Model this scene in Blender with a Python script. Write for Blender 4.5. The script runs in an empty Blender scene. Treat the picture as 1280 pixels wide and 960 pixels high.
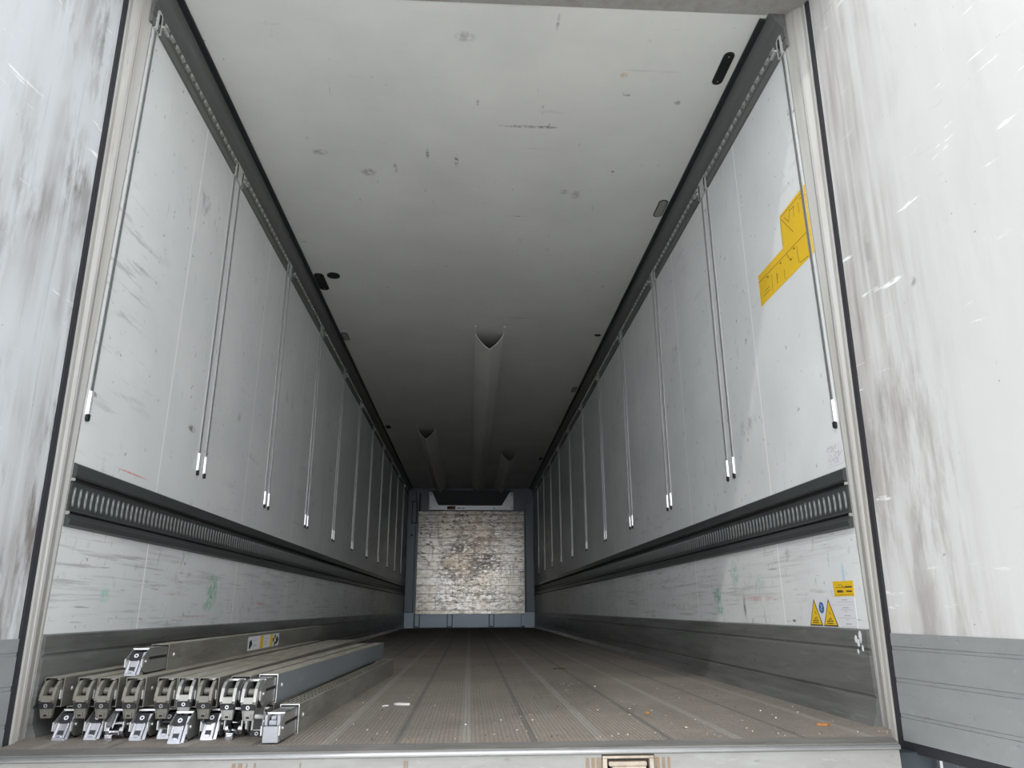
import bpy, math, random
from mathutils import Matrix, Vector
random.seed(7)
S = bpy.context.scene
col = S.collection

# ------------------------------------------------------------------ camera
cam_d = bpy.data.cameras.new('camera'); cam = bpy.data.objects.new('camera', cam_d); col.objects.link(cam)
cam_d.sensor_width = 36.0; cam_d.lens = 36.0 * 897.09 / 1280.0
F = Vector((0.0548837, 0.95272648, 0.29883112)); R_ = Vector((0.99841354, -0.05613382, -0.00440536)); U_ = Vector((-0.01257743, -0.29859882, 0.95429584))
cam.matrix_world = Matrix(((R_.x, U_.x, -F.x, 0.0007), (R_.y, U_.y, -F.y, 0.0), (R_.z, U_.z, -F.z, 0.323), (0, 0, 0, 1)))
cam_d.clip_start = 0.02; cam_d.clip_end = 400
S.camera = cam

# ------------------------------------------------------------------ light
w = bpy.data.worlds.new('overcast_sky'); S.world = w; w.use_nodes = True
nt = w.node_tree; nt.nodes.clear()
wo = nt.nodes.new('ShaderNodeOutputWorld'); bg = nt.nodes.new('ShaderNodeBackground')
bg.inputs[0].default_value = (0.95, 0.975, 1.0, 1); bg.inputs[1].default_value = 1.25
nt.links.new(bg.outputs[0], wo.inputs[0])
tcw = nt.nodes.new('ShaderNodeTexCoord'); sep = nt.nodes.new('ShaderNodeSeparateXYZ'); mr = nt.nodes.new('ShaderNodeMapRange')
nt.links.new(tcw.outputs['Generated'], sep.inputs[0]); nt.links.new(sep.outputs[2], mr.inputs[0])
mr.inputs[1].default_value = 0.0; mr.inputs[2].default_value = 0.7; mr.inputs[3].default_value = 2.1; mr.inputs[4].default_value = 1.0   # bright haze near the horizon
nt.links.new(mr.outputs[0], bg.inputs[1])
sun_d = bpy.data.lights.new('sun', 'SUN'); sun = bpy.data.objects.new('sun', sun_d); col.objects.link(sun)
sun_d.energy = 0.36; sun_d.angle = math.radians(1.2); sun_d.color = (1.0, 0.96, 0.9)
sun.rotation_euler = Vector((1.0, 1.0, -1.344)).to_track_quat('-Z', 'Y').to_euler()
sun.location = (-3, -4, 6)

vs = S.view_settings
S.display_settings.display_device = 'sRGB'
vs.view_transform = 'Standard'; vs.look = 'None'; vs.gamma = 1.0; vs.exposure = 0.97
try: vs.use_curve_mapping = False
except Exception: pass

# ------------------------------------------------------------------ node helper
class N:
    def __init__(s, name, base=(0.5, 0.5, 0.5), rough=0.5, metal=0.0, spec=0.5):
        s.m = bpy.data.materials.new(name); s.m.use_nodes = True; s.t = s.m.node_tree
        s.b = s.t.nodes['Principled BSDF']
        s.b.inputs['Base Color'].default_value = (*base, 1); s.b.inputs['Roughness'].default_value = rough
        s.b.inputs['Metallic'].default_value = metal; s.b.inputs['Specular IOR Level'].default_value = spec
        s.tc = s.t.nodes.new('ShaderNodeTexCoord'); s.c = None; s.base = base
    def n(s, typ, **k):
        o = s.t.nodes.new(typ)
        for a, v in k.items(): setattr(o, a, v)
        return o
    def l(s, a, b): s.t.links.new(a, b)
    def math(s, op, a, b=None, c=None, clamp=False):
        o = s.n('ShaderNodeMath', operation=op, use_clamp=clamp)
        for i, v in enumerate((a, b, c)):
            if v is None: continue
            if isinstance(v, (int, float)): o.inputs[i].default_value = v
            else: s.l(v, o.inputs[i])
        return o.outputs[0]
    def coord(s, scale=(1, 1, 1), rot=(0, 0, 0), loc=(0, 0, 0)):
        mp = s.n('ShaderNodeMapping'); s.l(s.tc.outputs['Object'], mp.inputs[0])
        mp.inputs['Scale'].default_value = scale; mp.inputs['Rotation'].default_value = rot; mp.inputs['Location'].default_value = loc
        return mp.outputs[0]
    def noise(s, scale=(1, 1, 1), f=1.0, detail=4, rough=.55, rot=(0, 0, 0), loc=(0, 0, 0), dist=0.0):
        o = s.n('ShaderNodeTexNoise'); s.l(s.coord(scale, rot, loc), o.inputs['Vector'])
        o.inputs['Scale'].default_value = f; o.inputs['Detail'].default_value = detail; o.inputs['Roughness'].default_value = rough
        o.inputs['Distortion'].default_value = dist
        return o.outputs[0]
    def ramp(s, v, a, b, lo=0.0, hi=1.0):
        o = s.n('ShaderNodeMapRange'); s.l(v, o.inputs[0])
        o.inputs[1].default_value = a; o.inputs[2].default_value = b; o.inputs[3].default_value = lo; o.inputs[4].default_value = hi
        return o.outputs[0]
    def mix(s, fac, colr):
        o = s.n('ShaderNodeMix', data_type='RGBA')
        if isinstance(fac, (int, float)): o.inputs[0].default_value = fac
        else: s.l(fac, o.inputs[0])
        if s.c is None: o.inputs[6].default_value = (*s.base, 1)
        else: s.l(s.c, o.inputs[6])
        o.inputs[7].default_value = (*colr, 1); s.c = o.outputs[2]
        return s
    def xyz(s):
        o = s.n('ShaderNodeSeparateXYZ'); s.l(s.tc.outputs['Object'], o.inputs[0]); return o.outputs
    def blob(s, p, r, colr, k=1.0, f=30.0, thr=.5):
        mp = s.n('ShaderNodeVectorMath', operation='SUBTRACT'); s.l(s.tc.outputs['Object'], mp.inputs[0]); mp.inputs[1].default_value = p
        d = s.n('ShaderNodeVectorMath', operation='DIVIDE'); s.l(mp.outputs[0], d.inputs[0]); d.inputs[1].default_value = r
        ln = s.n('ShaderNodeVectorMath', operation='LENGTH'); s.l(d.outputs[0], ln.inputs[0])
        a = s.ramp(ln.outputs['Value'], 1.0, 0.4, 0, 1)
        if f:
            n_ = s.ramp(s.noise(f=f, detail=3), thr - .05, thr + .15)
            a = s.math('MULTIPLY', a, n_)
        return s.mix(s.math('MULTIPLY', a, k), colr)
    def bump(s, h, strength=.3, dist=.01):
        o = s.n('ShaderNodeBump'); o.inputs['Strength'].default_value = strength; o.inputs['Distance'].default_value = dist
        s.l(h, o.inputs['Height']); s.l(o.outputs[0], s.b.inputs['Normal']); return s
    def rough(s, v): s.l(v, s.b.inputs['Roughness']); return s
    def done(s):
        if s.c is not None: s.l(s.c, s.b.inputs['Base Color'])
        return s.m

def streak(m, scale, f, a, b, colr, k, rot=(0, 0, 0), loc=(0, 0, 0), detail=5, mask=None, dist=0):
    v = m.ramp(m.noise(scale, f, detail, .6, rot, loc, dist), a, b, 0, k)
    if mask: v = m.math('MULTIPLY', v, m.ramp(m.noise(mask[0], mask[1], 3, .5, (0, 0, 0), (3.1, 1.7, 5.2)), mask[2], mask[3]))
    m.mix(v, colr)

def seam(m, out, start, pitch, width, colr, k=.8):
    t = m.math('SUBTRACT', out, start - pitch / 2)
    t = m.math('DIVIDE', t, pitch); t = m.math('FRACT', t); t = m.math('SUBTRACT', t, .5); t = m.math('ABSOLUTE', t)
    t = m.math('LESS_THAN', t, width / pitch / 2)
    m.mix(m.math('MULTIPLY', t, k), colr)

def mat_wall(name, side):
    m = N(name, (.76, .78, .78), .42)
    streak(m, (1, 1.2, 1.2), 1.6, .35, .7, (.56, .59, .60), .45)
    y, z = m.xyz()[1], m.xyz()[2]
    low = m.math('LESS_THAN', z, .575)
    # diagonal rubs on the upper panels
    a = .5 if side < 0 else -.5
    streak(m, (1, 1.6, 14), 2.2, .57, .68, (.34, .35, .35), .6, rot=(a, 0, 0), mask=((1, .8, .9), 1.3, .5, .65))
    streak(m, (1, 9, 3), 2.4, .61, .70, (.32, .33, .33), .6, loc=(4, 2, 1), mask=((1, 1, 1), 1.7, .5, .62))
    streak(m, (1, 20, 16), 1.7, .68, .73, (.16, .16, .16), .7, loc=(9, 5, 2), detail=3)
    # long dark rubs along the lower panels
    v = m.ramp(m.noise((1, .9, 26), 2.3, 5, .62), .52, .68, 0, .6)
    v = m.math('MULTIPLY', v, m.ramp(m.noise((1, .7, 4), 1.2, 2), .38, .6)); v = m.math('MULTIPLY', v, low)
    m.mix(v, (.27, .27, .27))
    v = m.ramp(m.noise((1, 1.6, 40), 2.5, 4, .6, loc=(7, 3, 3)), .66, .70, 0, .5); m.mix(m.math('MULTIPLY', v, low), (.10, .10, .10))
    v = m.ramp(m.noise((1, 12, 6), 2.3, 4, .6, loc=(2, 8, 3)), .62, .72, 0, .4); m.mix(m.math('MULTIPLY', v, low), (.25, .26, .26))
    seam(m, y, 2.88, 1.1, .008, (.95, .96, .96), .95)
    if side < 0:
        x = -1.23
        m.blob((x, 3.645, .41), (.1, .09, .085), (.08, .42, .20), .8, 40, .45)
        m.blob((x, 3.60, .34), (.1, .07, .03), (.10, .45, .24), .6, 30, .42)
        m.blob((x, 2.60, .37), (.1, .045, .03), (.22, .60, .45), .6, 40, .4)
        m.blob((x, 3.288, .549), (.1, .05, .04), (.3, .6, .45), .4, 40, .45)
        m.blob((x, 2.66, .797), (.1, .15, .004), (.65, .12, .12), .75, 40, .3)
        m.blob((x, 3.42, .297), (.1, .22, .006), (.6, .2, .2), .7, 20, .45)
        m.blob((x, 3.2, .385), (.1, .16, .005), (.6, .25, .25), .5, 20, .4)
        m.blob((x, 4.5, .36), (.1, .25, .012), (.55, .15, .15), .6, 20, .5)
        m.blob((x, 3.147, 1.085), (.1, .05, .018), (.08, .08, .08), .8, 30, .4)
        m.blob((x, 3.35, 1.02), (.1, .04, .015), (.08, .08, .08), .7, 30, .45)
        m.blob((x, 3.75, 1.30), (.1, .04, .03), (.30, .24, .18), .5, 30, .42)
    else:
        x = 1.23
        m.blob((x, 3.656, .38), (.1, .06, .05), (.05, .35, .22), .85, 35, .42)
        m.blob((x, 3.63, .31), (.1, .06, .03), (.10, .40, .28), .6, 35, .42)
        m.blob((x, 3.393, .47), (.1, .06, .07), (.15, .45, .32), .6, 35, .45)
        m.blob((x, 3.1, .42), (.1, .07, .05), (.25, .5, .4), .4, 35, .45)
        m.blob((x, 3.643, 1.60), (.1, .07, .03), (.2, .45, .35), .35, 35, .45)
        m.blob((x, 2.383, .425), (.1, .012, .05), (.40, .60, .75), .8, 0)
        m.blob((x, 3.30, .33), (.1, .014, .06), (.10, .10, .10), .8, 40, .35)
        m.blob((x, 3.1, .36), (.1, .25, .015), (.6, .3, .3), .5, 20, .42)
        m.blob((x, 2.80, .275), (.1, .02, .007), (.08, .08, .08), .8, 0)
        m.blob((x, 4.3, .33), (.1, .3, .02), (.55, .25, .25), .5, 20, .45)
        m.blob((x, 3.05, 1.10), (.1, .12, .05), (.25, .25, .25), .5, 18, .5)
    m.rough(m.ramp(m.noise((1, 2, 3), 2), .3, .7, .34, .55))
    m.bump(m.noise((1, 1.5, 1.5), 1.2, 3), .12, .05)
    return m.done()

def mat_ceiling():
    m = N('ceiling_panel_white', (.84, .845, .82), .5)
    streak(m, (1, 1, 1), 1.4, .35, .7, (.57, .58, .57), .4)
    streak(m, (1.2, 9, 1), 1.6, .64, .72, (.36, .35, .34), .4, mask=((1, 1, 1), 1.2, .45, .62))
    streak(m, (16, 5, 1), 1.8, .67, .74, (.25, .25, .25), .55, mask=((1, 1, 1), 1.9, .48, .6))
    streak(m, (14, 14, 1), 1.8, .73, .77, (.12, .12, .12), .7, loc=(3, 1, 0), detail=3)
    y = m.xyz()[1]
    seam(m, y, 2.87, 1.095, .008, (.80, .80, .79), .6)
    z = 2.6
    for (px, py, rx, ry, k) in ((.26, 3.0, .17, .014, .6), (.36, 3.0, .05, .012, .8), (-.05, 2.43, .05, .035, .45), (.95, 2.79, .018, .02, .8), (-.10, 3.30, .014, .06, .8),
                                (-.43, 3.38, .01, .05, .7), (-.81, 3.26, .05, .03, .5), (-.58, 3.43, .05, .045, .5), (.75, 3.36, .012, .012, .9), (.58, 3.6, .03, .05, .5), (.51, 3.57, .03, .03, .5),
                                (.26, 3.85, .08, .005, .7), (-.25, 3.25, .012, .05, .8), (.33, 2.33, .008, .05, .5), (.7, 2.75, .02, .01, .8)):
        m.blob((px, py, z), (rx, ry, .1), (.13, .13, .13), k, 45, .42)
    m.blob((.66, 2.62, z), (.022, .02, .1), (.60, .38, .18), .6, 40, .35)
    m.bump(m.noise((1, 1, 1), .9, 2), .15, .06)
    return m.done()

def mat_door(name, side):
    m = N(name, (.57, .595, .62) if side < 0 else (.59, .59, .585), .33)  # base carries the light: bluish for the shaded left leaf, neutral for the sunlit right
    # upright grey-brown rub streaks next to the hinge edge
    y = m.xyz()[1]
    k = m.ramp(y, 1.70, 2.0, .10, 1.0)
    v = m.ramp(m.noise((1, 11, .55), 1.2, 6, .62, (0.06 * side, 0, 0)), .42, .64, 0, .9)
    v = m.math('MULTIPLY', v, m.ramp(m.noise((1, 2.5, 1.1), 1.5, 3, .5, (0, 0, 0), (5, 3, 1)), .36, .62)); v = m.math('MULTIPLY', v, k)
    m.mix(v, (.30, .275, .26))
    v = m.ramp(m.noise((1, 30, 1.2), 1.3, 5, .6, (0, 0, 0), (1, 7, 2)), .60, .72, 0, .4); m.mix(m.math('MULTIPLY', v, k), (.30, .29, .28))
    streak(m, (1, 3, 22), 1.6, .68, .74, (.25, .25, .25), .6, rot=(.8 * side, 0, 0), loc=(2, 2, 7), mask=((1, 1, 1), 1.7, .5, .6))
    streak(m, (1, 3, 18), 1.6, .63, .68, (.90, .91, .92), .9, rot=(.8 * side, 0, 0), loc=(8, 4, 1), mask=((1, 1, 1), 2.2, .46, .56))
    v = m.ramp(m.noise((1, 9, 1.6), 2.1, 8, .68, (0, 0, 0), (2, 6, 4)), .46, .60, 0, .95 if side < 0 else .55); v = m.math('MULTIPLY', v, m.ramp(m.noise((1, 3, 1.3), 1.4, 3, .5, (0, 0, 0), (9, 3, 2)), .44, .6)); m.mix(m.math('MULTIPLY', v, k), (.20, .18, .17))
    streak(m, (1, 26, 26), 1.4, .73, .76, (.18, .18, .17), .7, loc=(6, 3, 8), detail=3)
    if side > 0:
        m.blob((1.29, 2.03, 1.44), (.1, .022, .12), (.32, .32, .32), .7, 14, .42)
        m.blob((1.29, 1.86, 1.24), (.1, .015, .02), (.25, .25, .25), .8, 30, .4)
        m.blob((1.29, 2.12, .70), (.1, .02, .18), (.38, .35, .32), .7, 10, .35)
    m.rough(m.ramp(m.noise((1, 5, 2), 2), .3, .7, .28, .5))
    m.bump(m.noise((1, 3, 1.5), 1.3, 4), .2, .03)
    return m.done()

def mat_alu(name, base, rough=.45, metal=.35, streakdir=(1, 1, 1), dirt=(.2, .19, .17), k=.4, f=3.0, bump=0.06):
    m = N(name, base, rough, metal)
    streak(m, streakdir, f, .42, .68, dirt, k)
    streak(m, tuple(q * 3.1 for q in streakdir), f, .60, .70, tuple(min(1, q * 1.6) for q in base), k * .6, loc=(3, 3, 3))
    streak(m, tuple(q * 2.3 for q in streakdir), f * 1.6, .64, .72, tuple(q * .35 for q in base), k * .9, loc=(5, 1, 2))
    m.bump(m.noise(streakdir, f * 4, 3), bump, .01)
    return m.done()

def mat_floor():
    m = N('ribbed_floor_alu', (.30, .262, .222), .66, .05)
    x, y = m.xyz()[0], m.xyz()[1]
    streak(m, (1, 1, 1), 1.6, .35, .7, (.17, .155, .14), .7)
    streak(m, (9, .8, 1), 1.5, .55, .75, (.30, .28, .25), .5)
    streak(m, (40, 40, 1), 1.6, .58, .70, (.42, .37, .30), .7, detail=3)
    streak(m, (75, 60, 1), 1.5, .58, .66, (.12, .105, .09), .6, loc=(1, 4, 0), detail=3)
    streak(m, (3, 9, 1), 1.3, .54, .70, (.36, .31, .25), .5, loc=(4, 1, 0))
    streak(m, (30, 6, 1), 1.8, .64, .72, (.07, .065, .06), .6, loc=(5, 5, 0))
    # plank joints: pale wide ribs and dark narrow ones, alternating
    seam(m, x, -.005, .368, .028, (.36, .34, .31), .6)
    seam(m, x, .178, .368, .017, (.09, .095, .10), .5)
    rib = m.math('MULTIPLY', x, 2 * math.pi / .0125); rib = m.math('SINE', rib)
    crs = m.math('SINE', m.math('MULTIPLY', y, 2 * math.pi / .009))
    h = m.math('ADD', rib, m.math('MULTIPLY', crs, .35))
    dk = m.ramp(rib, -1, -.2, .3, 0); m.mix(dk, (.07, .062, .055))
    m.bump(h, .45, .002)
    return m.done()

def mat_bulk():
    m = N('battered_bulkhead_planks', (.44, .435, .415), .22, .8)
    z, x = m.xyz()[2], m.xyz()[0]
    streak(m, (2.6, 1, 9), 1.7, .48, .62, (.20, .17, .145), .7, detail=8)
    streak(m, (6, 1, 16), 1.6, .52, .62, (.14, .12, .10), .6, detail=7, loc=(3, 0, 6))
    for (c_, rr, cl, a_, b2, lo_) in (((.05, 14.14, 1.3), (.75, 2, .7), (.03, .02, .015), .50, .56, 1.0), ((-.25, 14.14, 1.1), (.6, 2, .35), (.05, .03, .02), .46, .53, 1.0), ((.1, 14.14, 1.9), (1.1, 2, .5), (.10, .06, .045), .50, .60, .9), ((0, 14.14, .5), (1.2, 2, .4), (.06, .055, .05), .54, .60, .9)):
        mp = m.n('ShaderNodeVectorMath', operation='SUBTRACT'); m.l(m.tc.outputs['Object'], mp.inputs[0]); mp.inputs[1].default_value = c_
        dv = m.n('ShaderNodeVectorMath', operation='DIVIDE'); m.l(mp.outputs[0], dv.inputs[0]); dv.inputs[1].default_value = rr
        ln = m.n('ShaderNodeVectorMath', operation='LENGTH'); m.l(dv.outputs[0], ln.inputs[0])
        v = m.math('MULTIPLY', m.ramp(ln.outputs['Value'], 1.0, .3, 0, lo_), m.ramp(m.noise((7, 1, 19), 1.35, 3, .6, loc=c_), a_ - .03, b2 - .02))
        m.mix(v, cl)
    m.blob((.0, 14.14, 1.35), (.62, 2, .55), (.03, .02, .015), 1.0, 15, .46)
    m.blob((.1, 14.14, 1.0), (.8, 2, .8), (.03, .025, .02), 1.0, 22, .50)
    m.blob((-.35, 14.14, 1.15), (.3, 2, .12), (.08, .05, .03), .8, 9, .45)
    m.blob((.2, 14.14, 1.75), (.75, 2, .4), (.12, .07, .05), .6, 7, .5)
    streak(m, (3, 1, 3), 1.0, .40, .65, (.40, .35, .28), .6)
    streak(m, (9, 1, 26), 1.3, .56, .62, (.035, .03, .03), .95, detail=6, mask=((1.1, 1, 1.1), 1.1, .38, .56))
    streak(m, (24, 1, 2), 1.2, .58, .68, (.10, .09, .085), .6, loc=(2, 2, 2))
    streak(m, (12, 1, 20), 1.4, .64, .70, (.80, .78, .74), .5, loc=(7, 1, 3))
    seam(m, z, .30, .148, .010, (.06, .055, .05), .9)
    m.bump(m.noise((3, 1, 8), 2, 6), .12, .01)
    return m.done()

def plain(name, base, rough=.5, metal=0.0, k=.15, f=8):
    m = N(name, base, rough, metal)
    streak(m, (1, 1, 1), f, .4, .7, tuple(q * .7 for q in base), k)
    return m.done()

M = {}
M['wall_l'] = mat_wall('wall_panel_left', -1); M['wall_r'] = mat_wall('wall_panel_right', 1)
M['ceil'] = mat_ceiling(); M['door_l'] = mat_door('door_skin_left', -1); M['door_r'] = mat_door('door_skin_right', 1)
M['kick'] = mat_alu('kick_plate_alu', (.19, .195, .19), .42, .25, (1, .8, 9), (.085, .085, .08), .75, 2.2)
M['doorkick'] = mat_alu('door_kick_alu', (.31, .325, .33), .42, .25, (1, 3, 5), (.24, .245, .245), .4, 2.0)
M['floor'] = mat_floor(); M['bulk'] = mat_bulk()
M['post'] = mat_alu('painted_post', (.39, .385, .37), .45, .0, (8, 8, .5), (.27, .25, .215), .55, 2.5)
M['rail'] = mat_alu('rail_dark_steel', (.075, .085, .085), .42, .35, (1, .8, 6), (.05, .05, .05), .4, 2.2)
M['slot'] = plain('rail_slot_emboss', (.15, .16, .157), .3, .5)  # paler than the rail: light caught by the pressings put into colour
M['emboss'] = plain('strip_emboss', (.42, .43, .42), .4, .2)  # paler than the strip: the lit look of its bumps put into colour
M['cove'] = mat_alu('coving_grey', (.17, .175, .172), .38, .3, (6, .25, 6), (.10, .105, .105), .5, 2.5)
M['black'] = plain('black_rubber', (.012, .013, .018), .5)
M['void'] = plain('dark_gap', (.006, .006, .007), .8)
M['seal'] = plain('door_rubber_seal', (.022, .022, .028), .55)
M['steel'] = plain('bright_steel', (.50, .51, .51), .36, .7, .3, 20)
M['zinc'] = plain('zinc_end_piece', (.85, .85, .86), .3, .5, .1)
M['chrome'] = plain('polished_chrome', (.72, .72, .77), .14, 1.0, .6, 45)
M['dirtsteel'] = plain('dusty_steel', (.22, .213, .185), .5, .35, .5, 30)
M['silver'] = plain('clean_silver_steel', (.38, .38, .37), .3, .7, .3, 30)
M['tube'] = mat_alu('tube_alu_dusty', (.25, .245, .22), .45, .3, (5, .9, 5), (.13, .12, .10), .75, 3.5)
M['tubetop'] = mat_alu('tube_top_dust', (.30, .285, .235), .65, .05, (6, .9, 6), (.15, .125, .085), .8, 3.5)
M['tubeblue'] = mat_alu('tube_alu_bluish', (.25, .28, .30), .4, .35, (3, .6, 3), (.19, .21, .22), .4, 3)
M['sill'] = mat_alu('sill_steel', (.33, .33, .32), .4, .2, (2, 6, 6), (.22, .21, .20), .5, 3)
M['nose'] = plain('worn_nose_steel', (.52, .52, .53), .3, .6, .4, 12)
M['silldark'] = mat_alu('sill_tread', (.17, .165, .155), .5, .3, (1.2, 12, 12), (.07, .07, .065), .6, 3)
M['rust'] = mat_alu('rusted_steel', (.32, .17, .09), .75, .1, (10, 10, 10), (.12, .06, .035), .8, 4)
M['runoff'] = mat_alu('rust_runoff', (.27, .20, .14), .7, .05, (14, 6, 3), (.20, .14, .09), .6, 5)
M['rustpale'] = mat_alu('worn_beige_metal', (.48, .42, .35), .6, .1, (6, 6, 6), (.25, .16, .10), .5, 4)
M['yellow'] = plain('yellow_sticker', (.78, .50, .02), .5, 0, .12, 14)
M['ink'] = plain('sticker_ink', (.09, .055, .02), .6)
M['inkb'] = plain('black_ink', (.02, .02, .02), .6)
M['paper'] = plain('white_sticker', (.70, .71, .74), .5, 0, .1, 20)
M['violet'] = plain('faded_violet_ink', (.45, .42, .50), .6)
M['blue'] = plain('blue_sticker', (.03, .12, .36), .5)
M['frontgrey'] = mat_alu('bulkhead_grey', (.13, .152, .17), .35, .4, (3, 3, 3), (.13, .15, .165), .4, 2)
M['frontkick'] = mat_alu('bulkhead_kick_bluegrey', (.27, .32, .37), .35, .5, (3, 3, 8), (.30, .33, .36), .4, 2)
M['frontdark'] = plain('shroud_black', (.03, .035, .04), .5)
M['duct'] = mat_alu('duct_fabric', (.88, .87, .82), .6, 0, (1, .5, 1), (.78, .77, .72), .5, 3, .2)
M['ductin'] = plain('duct_inside_shade', (.10, .10, .095), .8)  # inside of the duct; shade of its open mouth put into the colour
M['plate'] = plain('pale_plate', (.58, .60, .59), .45)
M['pale'] = plain('pale_zinc', (.36, .37, .40), .4, .3, .3, 40)
M['unit'] = plain('unit_casing', (.62, .64, .66), .24, .6)
M['lens'] = plain('lamp_lens_grey', (.30, .30, .29), .35)
M['ground'] = plain('concrete_yard', (.54, .53, .51), .9, 0, .4, 1)
M['outer'] = plain('trailer_outer_skin', (.75, .76, .77), .4)
M['chassis'] = plain('chassis_dark_blue', (.02, .03, .04), .5)
M['redbrown'] = plain('redbrown_label', (.20, .05, .03), .6)
M['chip'] = plain('pale_wood_chip', (.60, .50, .36), .8, 0, .4, 60)
M['scrap'] = plain('white_scrap', (.75, .74, .72), .7)
M['leaf'] = plain('dry_leaf', (.42, .20, .07), .8)

# ------------------------------------------------------------------ mesh helper
class MB:
    def __init__(s): s.v = []; s.f = []; s.mi = []
    def add(s, vs_, fs, mi=0, T=None):
        b = len(s.v)
        for p in vs_:
            p = Vector(p)
            s.v.append(tuple(T @ p) if T is not None else tuple(p))
        for f in fs: s.f.append([b + i for i in f]); s.mi.append(mi)
        return s
    def box(s, x0, x1, y0, y1, z0, z1, mi=0, T=None):
        x0, x1 = min(x0, x1), max(x0, x1); y0, y1 = min(y0, y1), max(y0, y1); z0, z1 = min(z0, z1), max(z0, z1)
        v = [(x0, y0, z0), (x1, y0, z0), (x1, y1, z0), (x0, y1, z0), (x0, y0, z1), (x1, y0, z1), (x1, y1, z1), (x0, y1, z1)]
        return s.add(v, [(0, 3, 2, 1), (4, 5, 6, 7), (0, 1, 5, 4), (1, 2, 6, 5), (2, 3, 7, 6), (3, 0, 4, 7)], mi, T)
    def prism(s, a, b, mi=0, T=None):        # two rings of equal length
        n = len(a)
        f = [tuple(range(n))[::-1], tuple(range(n, 2 * n))] + [(i, (i + 1) % n, n + (i + 1) % n, n + i) for i in range(n)]
        return s.add(list(a) + list(b), f, mi, T)
    def cyl(s, c, r, h, axis='x', n=20, mi=0, T=None, r2=None):
        r2 = r if r2 is None else r2
        def P(a, rr, t):
            u, v = rr * math.cos(a), rr * math.sin(a)
            q = {'x': (t, u, v), 'y': (u, t, v), 'z': (u, v, t)}[axis]
            return (c[0] + q[0], c[1] + q[1], c[2] + q[2])
        A = [P(2 * math.pi * i / n, r, 0) for i in range(n)]; B = [P(2 * math.pi * i / n, r2, h) for i in range(n)]
        return s.prism(A, B, mi, T)
    def ring(s, T, r0, r1, h, n=20, mi=0):
        v = []; f = []
        for i in range(n):
            a = 2 * math.pi * i / n; c_, s_ = math.cos(a), math.sin(a)
            v += [(r0 * c_, r0 * s_, 0), (r1 * c_, r1 * s_, 0), (r0 * c_, r0 * s_, h), (r1 * c_, r1 * s_, h)]
        for i in range(n):
            j = (i + 1) % n; a, b = 4 * i, 4 * j
            f += [(a + 2, a + 3, b + 3, b + 2), (a + 1, b + 1, b + 3, a + 3), (a, a + 2, b + 2, b)]
        return s.add(v, f, mi, T)
    def build(s, name, mats, parent=None, bevel=0, smooth=False, kind=None):
        me = bpy.data.meshes.new(name); me.from_pydata(s.v, [], s.f)
        if not isinstance(mats, (list, tuple)): mats = [mats]
        for m_ in mats: me.materials.append(m_)
        me.polygons.foreach_set('material_index', s.mi)
        if smooth: me.polygons.foreach_set('use_smooth', [True] * len(s.f))
        me.update()
        import bmesh
        bm = bmesh.new(); bm.from_mesh(me); bmesh.ops.recalc_face_normals(bm, faces=bm.faces); bm.to_mesh(me); bm.free()
        o = bpy.data.objects.new(name, me); col.objects.link(o)
        if parent: o.parent = parent
        if bevel:
            b = o.modifiers.new('bevel', 'BEVEL'); b.width = bevel; b.segments = 2; b.limit_method = 'ANGLE'; b.angle_limit = math.radians(40)
        if kind: o['kind'] = kind
        return o

def tag(o, label, cat, group=None, kind=None):
    o['label'] = label; o['category'] = cat
    if group: o['group'] = group
    if kind: o['kind'] = kind
    return o
def empty(name, loc=(0, 0, 0), rz=0.0):
    o = bpy.data.objects.new(name, None); col.objects.link(o); o.location = loc; o.rotation_euler = (0, 0, rz); o.empty_display_size = .1
    return o
def copy_tree(o, parent=None):
    c = o.copy(); col.objects.link(c); c.parent = parent
    for ch in list(o.children): copy_tree(ch, c)
    return c

# ------------------------------------------------------------------ the setting
HW = 1.23; Z0 = -.015; ZC = 2.6; YN = 2.27; YF = 14.19
b = MB(); b.box(-60, 60, -60, 60, -1.3, -1.2); b.build('floor_yard', M['ground'], kind='structure')

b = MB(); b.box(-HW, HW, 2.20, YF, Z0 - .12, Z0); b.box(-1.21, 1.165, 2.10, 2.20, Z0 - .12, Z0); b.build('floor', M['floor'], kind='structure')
b = MB(); b.box(-HW - .07, HW + .07, YN - .02, YF + .1, ZC, ZC + .1); b.build('ceiling', M['ceil'], kind='structure')
for s, nm, mt in ((-1, 'left', 'wall_l'), (1, 'right', 'wall_r')):
    b = MB(); b.box(s * HW, s * (HW + .07), YN - .01, YF + .1, Z0 - .1, ZC); b.build('wall_' + nm, M[mt], kind='structure')
    # kick plate with a lip and shallow grooves
    prof = [(0, .258), (.010, .254), (.012, .205), (.006, .200), (.006, .196), (.012, .190), (.012, .07), (.007, .066), (.007, .061), (.012, .056), (.014, .02), (.03, Z0), (0, Z0)]
    A = [(s * (HW - d), YN, z) for d, z in prof]; B = [(s * (HW - d), YF, z) for d, z in prof]
    k = MB().prism(A, B).build('baseboard_' + nm, M['kick'], kind='structure')
# chipped white flecks on the right kick plate
for (y, z, q) in ((2.306, .237, .012), (2.322, .218, .009), (2.335, .228, .008), (2.30, .20, .006), (2.33, .19, .005)):
    c = MB(); pts = [(q * math.cos(a) * random.uniform(.5, 1.1), 1.8 * q * math.sin(a) * random.uniform(.5, 1.1)) for a in [i * math.pi / 4 for i in range(8)]]
    c.prism([(HW - .0135, y + u, z + v_) for u, v_ in pts], [(HW - .0115, y + u, z + v_) for u, v_ in pts])
    o = c.build('paint_fleck', M['paper']); o.parent = bpy.data.objects['baseboard_right']; o['label'] = 'white chipped fleck'

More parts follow.
